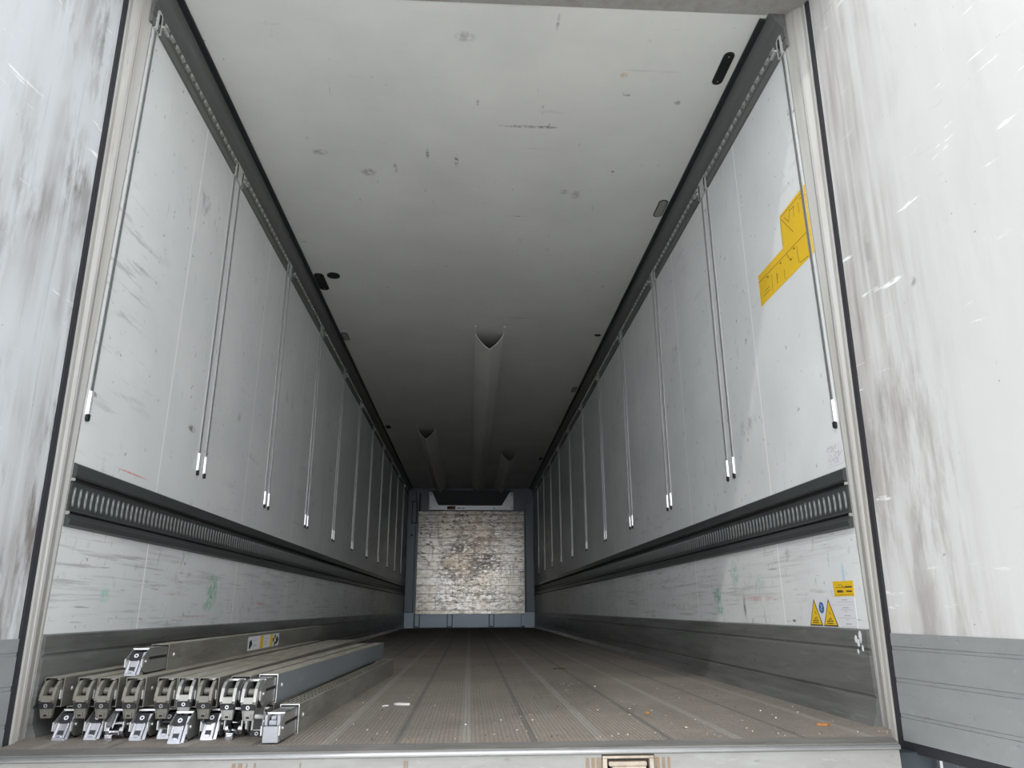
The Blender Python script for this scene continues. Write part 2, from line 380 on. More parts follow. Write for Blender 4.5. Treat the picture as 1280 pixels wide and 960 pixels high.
# coving with perforated strip and black seal, both sides
for s, nm, idx in ((-1, 'left', 1), (1, 'right', 2)):
    prof = [(0, 2.44), (.009, 2.442), (.010, 2.476), (.006, 2.479), (.006, 2.482), (.010, 2.485), (.011, 2.527), (.014, 2.530),
            (.024, 2.541), (.034, 2.556), (.042, 2.572), (.050, 2.584), (.060, 2.590), (.063, 2.598), (0, 2.599)]
    A = [(s * (HW - d), YN - .03, z) for d, z in prof]; B = [(s * (HW - d), YF, z) for d, z in prof]
    t = MB().prism(A, B).build('trim_%d' % idx, M['cove'], kind='structure')
    MB().box(s * (HW - .064), s * (HW - .088), YN, YF, ZC - .010, ZC - .0005).build('rubber_seal', M['black'], t)
    bb = MB(); y = YN + .08; pit = .0545
    while y < YF - .1:
        kph = (y - 3.306) / 1.099; near = abs(kph - round(kph)) * 1.099
        if near > .075:
            x0 = HW - .010; zc_ = 2.508
            bb.add([(s * x0, y - .014, zc_ - .011), (s * x0, y + .014, zc_ - .011), (s * x0, y + .014, zc_ + .014), (s * x0, y - .014, zc_ + .014),
                    (s * (x0 - .013), y - .011, zc_ - .006), (s * (x0 - .013), y + .010, zc_ - .006), (s * (x0 - .006), y + .010, zc_ + .009), (s * (x0 - .006), y - .011, zc_ + .009)],
                   [(4, 5, 6, 7), (0, 1, 5, 4), (1, 2, 6, 5), (2, 3, 7, 6), (3, 0, 4, 7)])
        y += pit
    bb.build('embossed_strip', M['emboss'], t)

# rear frame: posts, header, sill
for s, idx in ((-1, 3), (1, 4)):
    def ring(z, xo):  # seal side x at this height
        return [(s * HW, YN, z), (s * (HW - .002), YN - .012, z), (s * ((HW + xo) / 2 - .004), (YN + 2.18) / 2 - .008, z), (s * ((HW + xo) / 2 + .001), (YN + 2.18) / 2 - .014, z), (s * (xo - .002), 2.195, z), (s * xo, 2.18, z), (s * (xo + .016), 2.18, z), (s * (HW + .06), YN, z)]
    MB().prism(ring(-.055, 1.213), ring(2.72, 1.283)).build('trim_%d' % idx, M['post'], kind='structure', bevel=.002)
hd = MB(); hd.prism([(-1.4, 2.25, 2.597), (-1.4, 2.13, 2.585), (-1.4, 1.95, 2.60), (-1.4, 1.95, 2.80), (-1.4, 2.25, 2.80)],
                    [(1.4, 2.25, 2.597), (1.4, 2.13, 2.585), (1.4, 1.95, 2.60), (1.4, 1.95, 2.80), (1.4, 2.25, 2.80)])
hd.build('trim_5', M['post'], kind='structure')  # front overhang is out of view, extended to set the sun's edge inside
# sill: worn tread, bright rounded nose, upright face
sl = MB(); P1 = [(2.10, Z0), (2.085, -.022), (2.075, -.026), (2.072, -.034), (2.10, -.08)]
sl.prism([(-1.21, y, z) for y, z in P1], [(1.16, y, z) for y, z in P1])
sill = sl.build('trim_6', M['silldark'], kind='structure')
nz = MB(); P2 = [(2.074 + .008 * math.cos(a), -.036 + .007 * math.sin(a)) for a in [i * math.pi / 6 for i in range(12)]]
nz.prism([(-1.21, y, z) for y, z in P2], [(1.16, y, z) for y, z in P2]).build('sill_nose', M['nose'], sill, smooth=True)
fc = MB(); fc.box(-1.30, .352, 2.077, 2.13, -.30, -.044); fc.box(.492, 1.16, 2.077, 2.13, -.30, -.044); fc.box(.352, .492, 2.10, 2.13, -.30, -.044)
fc.build('sill_face', M['sill'], sill)
st = MB()
for (x0, x1, h_) in ((-.60, -.592, .06), (-.585, -.575, .09), (-.565, -.562, .05), (-.545, -.541, .06), (.338, .350, .10), (.325, .333, .05), (.310, .318, .08), (.495, .505, .09), (.512, .520, .04), (.527, .533, .06), (-.43, -.427, .04), (-.165, -.160, .03), (-.157, -.154, .02)):
    st.box(x0, x1, 2.0755, 2.0775, -.052 - h_, -.052)
st.build('rust_run', M['runoff'], sill)
# lock keep, set in the sill
lk = empty('lock_keep', (.421, 2.078, -.047)); tag(lk, 'rusty steel door lock keep set into the grey sill face', 'lock keep')
q = MB(); q.box(-.068, .068, -.010, .02, -.006, 0); q.box(-.068, -.056, -.010, .02, -.14, -.006); q.box(.056, .068, -.010, .02, -.14, -.006); q.build('frame', M['rustpale'], lk, bevel=.002)
q = MB(); q.box(-.052, .048, -.014, .010, -.024, -.013); q.box(-.044, .046, -.014, .012, -.14, -.024); q.build('catch_block', [M['rustpale']], lk, bevel=.003)
q = MB(); q.box(-.032, .046, -.0165, -.0138, -.14, -.034); q.build('rust_face', M['rust'], lk)
q = MB(); q.box(-.056, .056, .018, .022, -.14, -.006); q.build('recess', M['void'], lk)
def pad(x, lab):
    p = MB(); r = .032; pr = [(x + r * math.cos(a) * 1.0, -.088 + .012 * math.sin(a)) for a in [i * math.pi / 8 for i in range(9)]] + [(x - r, -.16), (x + r, -.16)]
    p.prism([(u, 2.066, z) for u, z in pr], [(u, 2.078, z) for u, z in pr]); return tag(p.build('buffer_plate', M['rustpale'], bevel=.002), lab, 'buffer plate', 'buffer plates on the sill face')
pad(-.105, 'pale round-topped buffer plate on the sill, left one of the two')
pad(.085, 'pale round-topped buffer plate on the sill, nearer the rusty lock keep')
# dark corner of the chassis under the right-hand door
ch = MB(); ch.box(1.16, 1.34, 2.11, 2.30, -.62, -.056); ch.box(1.19, 1.90, 2.25, 2.45, -.6, -.10)
cc = ch.build('trim_7', M['chassis'], kind='structure', bevel=.004)
MB().box(1.275, 1.283, 2.09, 2.10, -.2, -.075).build('edge_strip', M['steel'], cc)
# outer skins so that the body is solid from outside
ou = MB(); ou.box(-1.30, 1.30, 2.26, YF + .2, ZC + .1, ZC + .14); ou.box(-1.30, 1.30, 2.14, YF + .2, -.32, Z0 - .12); ou.box(-1.30, 1.30, YF + .1, YF + .2, -.3, ZC + .14)
ou.build('trim_8', M['outer'], kind='structure')

# doors folded open beside the posts
for s, idx, mt in ((-1, 1, 'door_l'), (1, 2, 'door_r')):
    ang = math.radians(6.5); L = 1.22
    def pt(t, d, z):  # t along the leaf, d depth away from the opening
        xb = 1.213 + .070 * (z + .055) / 2.775
        x = xb + .012 + t * math.sin(ang) + d * math.cos(ang); y = 2.178 - t * math.cos(ang) + d * math.sin(ang)
        return (s * x, y, z)
    def slab(mb, t0, t1, d0, d1, z0, z1, mi=0):
        mb.prism([pt(t0, d0, z0), pt(t1, d0, z0), pt(t1, d1, z0), pt(t0, d1, z0)], [pt(t0, d0, z1), pt(t1, d0, z1), pt(t1, d1, z1), pt(t0, d1, z1)], mi)
    d = MB(); slab(d, 0.016, L, 0, .08, -.035, 2.62); dr = d.build('door_%d' % idx, M[mt], kind='structure', bevel=.003)
    k = MB()
    for z0, z1, dd in ((-.035, .025, .004), (.026, .035, .0025), (.036, .118, .004), (.119, .129, .0025), (.130, .205, .004), (.206, .214, .0025), (.215, .250, .004)):
        slab(k, .018, L - .005, -dd, .0, z0, z1)
    k.build('kick_plate', M['doorkick'], dr)
    e = MB(); slab(e, -.006, .016, -.006, .07, -.06, 2.63); slab(e, .016, L, -.004, .07, -.062, -.036); e.build('rubber_seal', M['seal'], dr)

# ------------------------------------------------------------------ load rails along both walls
for s, nm in ((-1, 'left'), (1, 'right')):
    r = empty('load_rail', (s * HW, YN, .66)); tag(r, 'long dark slotted load rail on the %s wall above the kick plate' % nm, 'load rail', 'load rails on the side walls')
    Lr = YF - YN
    def bar(name, prof, mat):
        A = [(-s * d, 0, z - .66) for d, z in prof]; B = [(-s * d, Lr, z - .66) for d, z in prof]
        return MB().prism(A, B).build(name, mat, r)
    bar('upper_flange', [(0, .762), (.003, .762), (.012, .757), (.014, .722), (.008, .716), (0, .716)], M['rail'])
    bar('lower_flange', [(0, .605), (.010, .605), (.012, .594), (.018, .590), (.016, .572), (.003, .567), (0, .567)], M['rail'])
    bar('recess', [(0, .716), (.0015, .716), (.0015, .605), (0, .605)], M['void'])
    pf = [(.0015, .702), (.010, .702), (.006, .697), (.006, .619), (.010, .614), (.0015, .614)]
    bl = MB(); bl.prism([(-s * d, 0, z - .66) for d, z in pf], [(-s * d, Lr, z - .66) for d, z in pf]); y = .02; n = 8
    while y < Lr - .03:   # pressed upright slots
        c = []
        for i in range(n):
            a = 2 * math.pi * i / n; c.append((y + .0075 * math.cos(a), .658 - .66 + .031 * math.sin(a)))
        c2 = [(y + (u - y) * .35, z * .82) for u, z in c]
        b0 = len(bl.v)
        bl.add([(-s * .006, u, z) for u, z in c] + [(-s * .0105, u, z) for u, z in c2], [tuple(range(n, 2 * n))] + [(i, (i + 1) % n, n + (i + 1) % n, n + i) for i in range(n)], 1)
        y += .036
    bl.build('slotted_strip', [M['rail'], M['slot']], r)
    MB().box(-s * .001, -s * .010, -.002, .006, .705 - .66, .714 - .66).build('end_clip', M['post'], r)
    MB().box(-s * .001, -s * .010, -.002, .006, .603 - .66, .613 - .66).build('end_clip', M['post'], r)

# ------------------------------------------------------------------ vertical load tracks on both walls
def make_track(s, offs, plate=True):
    r = empty('load_track', (s * HW, 0, .90))
    for dy in offs:
        q = MB()
        z0, z1 = .10, 1.615
        q.box(-s * .0, -s * .004, dy - .0090, dy - .0055, z0, z1); q.box(-s * .0, -s * .004, dy + .0055, dy + .0090, z0, z1)
        q.box(0, -s * .0015, dy - .0055, dy + .0055, z0, z1, 1)
        q.box(-s * .0015, -s * .0032, dy - .0012, dy + .0012, z0, z1)
        q.build('rail', [M['steel'], M['black']], r)
        q = MB(); q.prism([(0, dy - .009, .02), (0, dy + .009, .02), (0, dy + .009, .10), (0, dy - .009, .10)], [(-s * .008, dy - .006, .022), (-s * .008, dy + .006, .022), (-s * .008, dy + .006, .098), (-s * .008, dy - .006, .098)])
        q.build('end_piece', M['zinc'], r)
        pr = [(dy + .008 * math.cos(a), .008 + .009 * math.sin(a)) for a in [math.pi + i * math.pi / 8 for i in range(9)]] + [(dy + .008, .022), (dy - .008, .022)]
        MB().prism([(0, u, z) for u, z in pr], [(-s * .009, u, z) for u, z in pr]).build('end_tip', M['black'], r)
    lo, hi = min(offs) - .022, max(offs) + .022
    q = MB(); x = -s * .012
    z0, z1 = 1.538, 1.63
    pr = [(lo, z0), (hi, z0), (hi, z1 - .012), (hi - .012, z1), (lo + .012, z1), (lo, z1 - .012)]
    q.prism([(0, u, z) for u, z in pr], [(x, u, z) for u, z in pr], 0)
    for dy in offs:
        q.box(x, x - s * .001, dy - .008, dy + .008, z0 - .002, z1 - .028, 1); q.box(x, x - s * .002, dy - .0105, dy - .0075, z0, z1 - .03, 2); q.box(x, x - s * .002, dy + .0075, dy + .0105, z0, z1 - .03, 2); q.box(x, x - s * .0018, dy - .002, dy + .002, z0, z1 - .06, 2)
        q.box(x, x - s * .0015, dy - .006, dy + .006, z1 - .035, z1 - .014, 1)
    q.build('head_plate', [M['plate'], M['void'], M['steel']], r)
    MB().box(-s * .008, -s * .020, hi, hi + .05, 1.578, 1.586).build('clip', M['zinc'], r)
    return r
ords = ['second', 'third', 'fourth', 'fifth', 'sixth', 'seventh', 'eighth', 'ninth', 'tenth', 'eleventh']
for s, nm in ((-1, 'left'), (1, 'right')):
    t = make_track(s, (.0,)); t.location.y = 2.292
    tag(t, 'single steel load track beside the %s door post, nearest of its wall' % nm, 'load track', 'load tracks on the side walls')
    p0 = make_track(s, (-.042, .042))
    for i in range(10):
        o = p0 if i == 0 else copy_tree(p0)
        o.location.y = 3.306 + 1.099 * i
        tag(o, 'paired steel load track on the %s wall, %s from the door opening' % (nm, ords[i]), 'load track', 'load tracks on the side walls')

# ------------------------------------------------------------------ ceiling fittings
def pill(cx, cy, w_, l_, z1, z0, n=8):
    pts = []
    for k in range(2):
        for i in range(n + 1):
            a = math.pi * k + math.pi * i / n
            pts.append((cx + w_ / 2 * math.cos(a), cy + (l_ / 2 - w_ / 2) * (1 if k == 0 else -1) + w_ / 2 * math.sin(a)))
    return [(u, v_, z1) for u, v_ in pts], [(u, v_, z0) for u, v_ in pts]
def lamp(x, y, lab, lit, w_=.05, l_=.2):
    r = empty('ceiling_lamp', (x, y, ZC)); tag(r, lab, 'ceiling lamp', 'small oval ceiling lamps along the coving')
    A, B = pill(0, 0, w_, l_, 0, -.003); MB().prism(A, B).build('bezel', M['black'], r)
    A, B = pill(0, 0, w_ * .78, l_ * .92, -.003, -.0045); MB().prism(A, B).build('lens', M['lens'] if lit else M['void'], r)
    q = MB()
    for dy in (-l_ * .38, l_ * .38): q.cyl((0, dy, -.006), .003, .003, 'z', 10)
    q.build('screw', M['steel'], r)
    return r
lamp(1.090, 2.557, 'black oval lamp recess on the ceiling at the front right beside the header', False, .048, .20)
lamp(1.108, 3.72, 'grey-lensed oval lamp on the right of the ceiling, second from the door', True, .055, .19)
lamp(1.085, 5.80, 'dark flat lamp on the right of the ceiling, third from the door', False, .06, .05)
lamp(1.105, 7.44, 'small grey lamp on the right of the ceiling, fourth from the door', True, .05, .19)
lamp(1.095, 11.2, 'small dark lamp on the right of the ceiling near the bulkhead', False, .05, .15)
lamp(-1.105, 4.83, 'black open lamp recess on the left of the ceiling beside a small oval cap', False, .07, .28)
lamp(-1.112, 5.93, 'grey-lensed lamp on the left of the ceiling behind the black recess', True, .055, .19)
lamp(-1.09, 9.2, 'small dark lamp on the left of the ceiling nearest the left air duct', False, .06, .15)
cp = MB(); A, B = pill(-1.0, 4.72, .09, .095, ZC, ZC - .006); cp.prism(A, B)
tag(cp.build('oval_cap', M['black']), 'small black oval cap on the ceiling next to the black lamp recess', 'cap')

# air ducts hanging from the ceiling
def duct(x, y0, y1, w_, dep, lab, tabs):
    r = empty('air_duct', (x, y0, ZC)); tag(r, lab, 'air duct', 'air ducts under the ceiling')
    n = 20; m = MB(); L = y1 - y0
    def sec(y, k, t=0.0):
        o = []
        for i in range(n + 1):
            a = math.pi * i / n; u = -math.cos(a); h = .55 * (1 - abs(u) ** 1.25) + .45 * math.sin(a)
            o.append(((w_ / 2 - t) * u * (1 - .12 * h), y, -(dep - t) * h))
        return o
    NS = 40; V = []
    for j in range(NS + 1):
        y = L * j / NS; sag = 1 + .03 * math.sin(j * 1.7)
        V += [(px_, y, pz * sag) for px_, y, pz in sec(y, 1)]
    fs = []
    for j in range(NS):
        for i in range(n): a = j * (n + 1) + i; fs.append((a, a + 1, a + n + 2, a + n + 1))
    m.add(V, fs, 0)
    inner = []
    for j in (0, 1): inner += sec(0.0 + j * L, 1, .005)
    m.add(inner, [(i, i + 1, i + n + 2, i + n + 1) for i in range(n)], 1)
    a0 = sec(0, 1); a1 = sec(0, 1, .005)
    m.add(a0 + a1, [(i, i + 1, n + 1 + i + 1, n + 1 + i) for i in range(n)], 0)
    m.build('duct_sleeve', [M['duct'], M['ductin']], r, smooth=True)
    q = MB()
    for sx in (-1, 1): q.box(sx * (w_ / 2 - .012), sx * (w_ / 2 + .006), -.14, L, -.006, 0)
    q.build('mounting_strip', M['duct'], r)
    for yy in tabs:
        MB().prism([(-.018, yy - .05, -dep - .004), (.018, yy - .05, -dep - .004), (.018, yy + .05, -dep - .004), (-.018, yy + .05, -dep - .004)],
                   [(-.014, yy - .05, -dep * .93), (.014, yy - .05, -dep * .93), (.014, yy + .05, -dep * .93), (-.014, yy + .05, -dep * .93)]).build('joint_tab', M['scrap'], r)
    return r
duct(.142, 5.78, 13.86, .25, .155, 'long central air duct hanging under the ceiling, reaching nearest the door', (.96, 3.17, 5.33))
duct(-.60, 9.25, 13.86, .24, .15, 'shorter air duct hanging under the ceiling on the left', (2.3, 4.0))
duct(.575, 10.72, 13.86, .24, .15, 'shortest air duct hanging under the ceiling on the right', (1.1, 2.4))

# ------------------------------------------------------------------ bulkhead
b = MB(); b.box(-HW, HW, YF, YF + .1, Z0, ZC); fw = b.build('wall_front', M['frontgrey'], kind='structure')
for s in (-1, 1):
    MB().box(s * (HW - .002), s * 1.06, YF - .07, YF, .26, 2.30 if s > 0 else 2.52).build('trim_%d' % (10 + s), M['frontgrey'], kind='structure', bevel=.01)
    MB().box(s * (HW - .002), s * 1.04, YF - .075, YF, Z0, .26).build('trim_%d' % (13 + s), M['frontkick'], kind='structure')
q = MB(); q.box(-1.01, -.985, YF - .004, YF, 2.14, 2.5); q.build('groove', M['void'], fw)
pn = MB(); pn.box(-1.01, 1.035, YF - .055, YF - .0235, .235, 2.14)
tag(pn.build('scuff_liner', M['bulk']), 'battered white planked panel on the far bulkhead, scarred and stained', 'bulkhead panel')
kp = empty('bulkhead_kick_panel', (0, YF, Z0)); tag(kp, 'pale blue-grey kick panel at the foot of the far bulkhead', 'kick panel')
q = MB()
for x0, x1 in ((-.93, -.42), (-.32, .36), (.46, .96)): q.box(x0, x1, -.06, -.001, .012, .242)
q.build('panel', M['frontkick'], kp, bevel=.004)
for x0 in (-1.03, -.42, .36, .955):
    c = MB(); c.box(x0 + .012, x0 + .088, -.05, -.001, .03, .236); c.box(x0, x0 + .012, -.052, -.001, .02, .24, 1); c.box(x0 + .088, x0 + .1, -.052, -.001, .02, .24, 1); c.box(x0, x0 + .1, -.053, -.001, .018, .03, 1)
    c.build('bracket', [M['frontkick'], M['void']], kp)
cu = empty('cooling_unit', (0, YF, 2.15)); tag(cu, 'white cooling unit with a black air shroud at the top of the bulkhead', 'cooling unit')
MB().box(-.815, .83, -.16, -.001, 0, .35).build('housing', M['unit'], cu, bevel=.006)
q = MB(); q.prism([(-.70, -.162, .34), (.70, -.162, .34), (.57, -.162, .09), (-.60, -.162, .09)], [(-.76, -.30, .36), (.76, -.30, .36), (.60, -.24, .09), (-.63, -.24, .09)])
q.build('shroud', M['frontdark'], cu, bevel=.004)
MB().box(-.46, -.30, -.166, -.16, .015, .075).build('label_plate', M['redbrown'], cu)
q = MB()
for x in (-.78, .79):
    for z in (.05, .30): q.cyl((x, -.166, z), .012, .006, 'y', 10)
q.build('bolt', M['inkb'], cu)
q = MB()
for x0, x1 in ((-.26, -.20), (-.18, -.12), (.43, .47)): q.box(x0, x1, -.163, -.16, .03, .045)
q.build('marking', M['inkb'], cu)
fr = MB(); x0, x1, z0, z1 = -1.145, -1.04, 1.90, 2.335
fr.box(x0, x1, -.02, 0, z0, z0 + .018); fr.box(x0, x1, -.02, 0, z1 - .018, z1); fr.box(x0, x0 + .018, -.02, 0, z0, z1); fr.box(x1 - .018, x1, -.02, 0, z0, z1); fr.box(x0, x1, -.004, 0, z0, z1, 1)
o = fr.build('document_slot', [M['black'], M['frontgrey']]); o.location = (0, YF - .07, 0); tag(o, 'tall black-framed slot on the left pillar of the bulkhead', 'slot')
q = MB().cyl((-1.13, YF - .086, 1.68), .02, .016, 'y', 14); tag(q.build('round_plug', M['black']), 'small black round plug on the left bulkhead pillar below the slot', 'plug')

# ------------------------------------------------------------------ stickers on the right wall
def wall_poly(mb, pts, d=.0008, off=.0, mi=0, s=1):
    mb.prism([(s * (HW - off), y, z) for y, z in pts], [(s * (HW - off - d), y, z) for y, z in pts], mi)
def stroke(mb, pts, wd=.0022, off=.0008, mi=0, s=1):
    for (a, b_) in zip(pts[:-1], pts[1:]):
        dy, dz = b_[0] - a[0], b_[1] - a[1]; L = math.hypot(dy, dz) or 1; ny, nz_ = -dz / L * wd / 2, dy / L * wd / 2
        wall_poly(mb, [(a[0] + ny, a[1] + nz_), (b_[0] + ny, b_[1] + nz_), (b_[0] - ny, b_[1] - nz_), (a[0] - ny, a[1] - nz_)], .0003, off, mi, s)
def localise(root, *obs):
    for o in obs: o.parent = root; o.matrix_parent_inverse = Matrix.Translation(-root.location)
root = empty('load_sticker', (HW, 2.5, 1.55)); tag(root, 'large L-shaped yellow sticker with brown loading diagrams on the right wall', 'sticker')
q = MB(); wall_poly(q, [(2.271, 1.832), (2.498, 1.830), (2.505, 1.690), (2.762, 1.692), (2.765, 1.551), (2.271, 1.550)]); a = q.build('sheet', M['yellow'])
q = MB()
up = [[(2.496, 1.819), (2.402, 1.706)], [(2.46, 1.802), (2.427, 1.764), (2.408, 1.808)], [(2.375, 1.803), (2.383, 1.76)], [(2.338, 1.795), (2.338, 1.752)], [(2.291, 1.809), (2.296, 1.759)], [(2.484, 1.819), (2.284, 1.815)], [(2.324, 1.801), (2.277, 1.793)], [(2.496, 1.81), (2.5, 1.70)], [(2.413, 1.804), (2.369, 1.799)],
      [(2.758, 1.66), (2.283, 1.65)], [(2.671, 1.649), (2.656, 1.638)], [(2.63, 1.637), (2.638, 1.566)], [(2.587, 1.623), (2.585, 1.578)], [(2.577, 1.618), (2.589, 1.576)], [(2.544, 1.647), (2.538, 1.64)], [(2.516, 1.603), (2.519, 1.561)], [(2.479, 1.65), (2.458, 1.617), (2.436, 1.613)],
      [(2.419, 1.647), (2.414, 1.638)], [(2.392, 1.64), (2.39, 1.568)], [(2.304, 1.648), (2.293, 1.638)], [(2.302, 1.622), (2.303, 1.578)], [(2.384, 1.565), (2.316, 1.558)], [(2.725, 1.582), (2.662, 1.584)], [(2.706, 1.597), (2.659, 1.598)]]
for L in up: stroke(q, L, .0022)
for y, z in ((2.671, 1.645), (2.54, 1.643), (2.45, 1.612), (2.415, 1.641), (2.30, 1.643), (2.30, 1.655)): wall_poly(q, [(y - .006, z - .003), (y + .006, z - .003), (y + .006, z + .003), (y - .006, z + .003)], .0004, .0008)
b_ = q.build('diagram', M['ink']); localise(root, a, b_)

root = empty('warning_sign', (HW, 2.5, .25)); tag(root, 'white safety sheet with two yellow warning triangles, low on the right wall', 'sign')
q = MB(); wall_poly(q, [(2.331, .354), (2.672, .356), (2.678, .2585), (2.335, .2585)]); a = q.build('sheet', M['paper'])
q = MB()
for ap, l_, r_ in (((2.617, .352), (2.666, .261), (2.567, .261)), ((2.509, .351), (2.561, .261), (2.458, .261))):
    wall_poly(q, [ap, l_, r_], .0004, .0008, 1)
    cx, cz = (ap[0] + l_[0] + r_[0]) / 3, (ap[1] + l_[1] + r_[1]) / 3
    wall_poly(q, [(cx + (u - cx) * .86, cz + (v_ - cz) * .86) for u, v_ in (ap, l_, r_)], .0004, .0012, 0)
    q2 = [[(cx + .025, cz - .014), (cx - .02, cz - .014)], [(cx + .012, cz - .012), (cx - .004, cz - .002), (cx - .014, cz - .013)], [(cx, cz + .018), (cx - .008, cz + .008)], [(cx + .024, cz - .02), (cx - .018, cz - .021)]]
    for L in q2: stroke(q, L, .0025, .0016, 1)
b_ = q.build('triangle', [M['yellow'], M['inkb']])
q = MB(); wall_poly(q, [(2.5645 + .0185 * math.cos(t), .322 + .019 * math.sin(t)) for t in [i * math.pi / 10 for i in range(20)]], .0004, .0008, 0)
for L in ([(2.570, .332), (2.558, .326), (2.570, .318), (2.560, .312)],): stroke(q, L, .0025, .0012, 1)
c_ = q.build('blue_oval', [M['blue'], M['paper']])
q = MB()
for L, wd in (([(2.45, .340), (2.338, .339)], .0012), ([(2.487, .330), (2.335, .330)], .0008), ([(2.433, .3145), (2.352, .314)], .0014), ([(2.451, .289), (2.334, .289)], .0014), ([(2.438, .263), (2.348, .2625)], .001),
              ([(2.415, .346), (2.38, .346)], .003), ([(2.415, .321), (2.375, .321)], .003), ([(2.41, .2965), (2.37, .2965)], .003), ([(2.405, .271), (2.37, .271)], .003), ([(2.405, .309), (2.39, .309)], .0015), ([(2.405, .284), (2.385, .284)], .0015)):
    stroke(q, L, wd)
d_ = q.build('text_line', M['violet']); localise(root, a, b_, c_, d_)

root = empty('yellow_label', (HW, 2.4, .357)); tag(root, 'small yellow oblong label above the warning sheet on the right wall', 'label')
q = MB(); wall_poly(q, [(2.326, .405), (2.461, .406), (2.460, .3575), (2.330, .3575)]); a = q.build('sheet', M['yellow'])
q = MB()
for L, wd in (([(2.437, .3735), (2.404, .373)], .008), ([(2.402, .376), (2.396, .369)], .005), ([(2.377, .373), (2.341, .372)], .005), ([(2.383, .3865), (2.337, .386)], .005), ([(2.43, .394), (2.40, .394)], .0015), ([(2.445, .3865), (2.40, .386)], .0018), ([(2.40, .391), (2.386, .383)], .003), ([(2.45, .362), (2.335, .362)], .001)):
    stroke(q, L, wd)
b_ = q.build('marking', M['ink']); localise(root, a, b_)

root = empty('scribbled_sticker', (HW, 2.32, .78)); tag(root, 'faded pale violet sticker with scribbles above the right load rail', 'sticker')
q = MB(); wall_poly(q, [(2.262, .852), (2.379, .852), (2.388, .779), (2.271, .779)]); a = q.build('sheet', M['paper'])
q = MB(); random.seed(3)
for k in range(9):
    y, z = random.uniform(2.285, 2.365), random.uniform(.79, .845); L = [(y, z)]
    for j in range(3): y = min(2.375, max(2.275, y + random.uniform(-.03, .03))); z = min(.848, max(.783, z + random.uniform(-.02, .02))); L.append((y, z))
    stroke(q, L, .0016)
b_ = q.build('scribble', M['violet']); localise(root, a, b_)

# ------------------------------------------------------------------ telescopic cargo bars
TW, TH = .056, .078
def Tm(y, z, tilt):   # panel frame: x lateral, y up along the panel, z outwards (towards the door)
    c_, s_ = math.cos(tilt), math.sin(tilt)
    return Matrix(((1, 0, 0, 0), (0, s_, -c_, y), (0, c_, s_, z), (0, 0, 0, 1)))
def ringmark(mb, x, v, w_, T, r=.0045, mi=0):
    mb.ring(T @ Matrix.Translation((x, v, w_)), r * .5, r, .0008, 14, mi)

def make_tube(par, L, slots, matset):
    q = MB(); t = .0025; W = TW / 2
    O = [(-W, 0), (W, 0), (W, TH), (-W, TH)]; I = [(-W + t, t), (W - t, t), (W - t, TH - t), (-W + t, TH - t)]
    v = [(x, 0, z) for x, z in O] + [(x, L, z) for x, z in O] + [(x, 0, z) for x, z in I] + [(x, .6, z) for x, z in I]
    f = []; mi = []
    q.add(v, [(0, 1, 5, 4), (1, 2, 6, 5), (3, 0, 4, 7), (4, 5, 6, 7)], 0)
    q.add(v, [(2, 3, 7, 6)], 1)
    q.add(v, [(0, 1, 9, 8), (1, 2, 10, 9), (2, 3, 11, 10), (3, 0, 8, 11)], 2)
    q.add(v, [(8, 9, 13, 12), (9, 10, 14, 13), (10, 11, 15, 14), (11, 8, 12, 15), (12, 13, 14, 15)], 3)
    tube = q.build('tube', [M[k] for k in matset] + [M['zinc'] if matset[0] != 'tube' or slots else M['dirtsteel'], M['void']], par)
    rv = MB(); rv.cyl((TW / 2, .045, .045), .006, .0025, 'x', 14, r2=.004); rv.cyl((-TW / 2 - .0025, .045, .045), .004, .0025, 'x', 14, r2=.006)
    rv.build('rivet', M['zinc'], tube)
    if slots:
        sm = MB(); y = .03
        while y < L - .1:
            for x in (-.018, -.006, .006, .018):
                A, B_ = pill(x, y + .02, .005, .034, TH + .0002, TH + .0008, 4); sm.prism(A, B_)
            y += .046
        sm.build('grip_slot', M['void'], tube)['kind'] = 'stuff'
    return tube
def make_sleeve(par, ext, mat):
    e = ext; W = TW / 2 - .0045; z1 = TH - .006; z0 = .004; t = .0022
    P = [(.06, z0), (.06, z1), (-e, z1), (-e - .045, z1 - .027), (-e - .045, z1 - .050), (-e - .012, z0)]
    q = MB()
    for sx in (-1, 1):
        a = sx * W; b_ = sx * (W - t); q.prism([(a, y, z) for y, z in P], [(b_, y, z) for y, z in P], 0)
    q.box(-W, W, -e, .06, z1 - t, z1, 0); q.box(-W, W, -e - .012, .06, z0, z0 + t, 0)
    # outward folded nose flanges
    for sx in (-1, 1):
        q.box(sx * W, sx * (W + .0015), -e - .047, -e - .037, z1 - .050, z1 - .027, 1)
    q.box(-W, W, -e - .002, -e + .001, z1 - .004, z1 + .001, 1)
    q.box(-W + t, W - t, -e + .055, -e + .058, z0, z1, 2)
    sl_ = q.build('sleeve', [mat, M['zinc'], M['void']], par)
    if e > .05:
        s2 = MB(); s2.box(W, W + .0006, -e + .005, -.004, .040, .048); s2.box(-W - .0006, -W, -e + .005, -.004, .040, .048); s2.build('side_slot', M['void'], sl_)
    pn_ = MB(); pn_.cyl((W, -e - .018, .036), .005, .004, 'x', 12, r2=.004); pn_.build('pin', M['steel'], sl_)
    return sl_
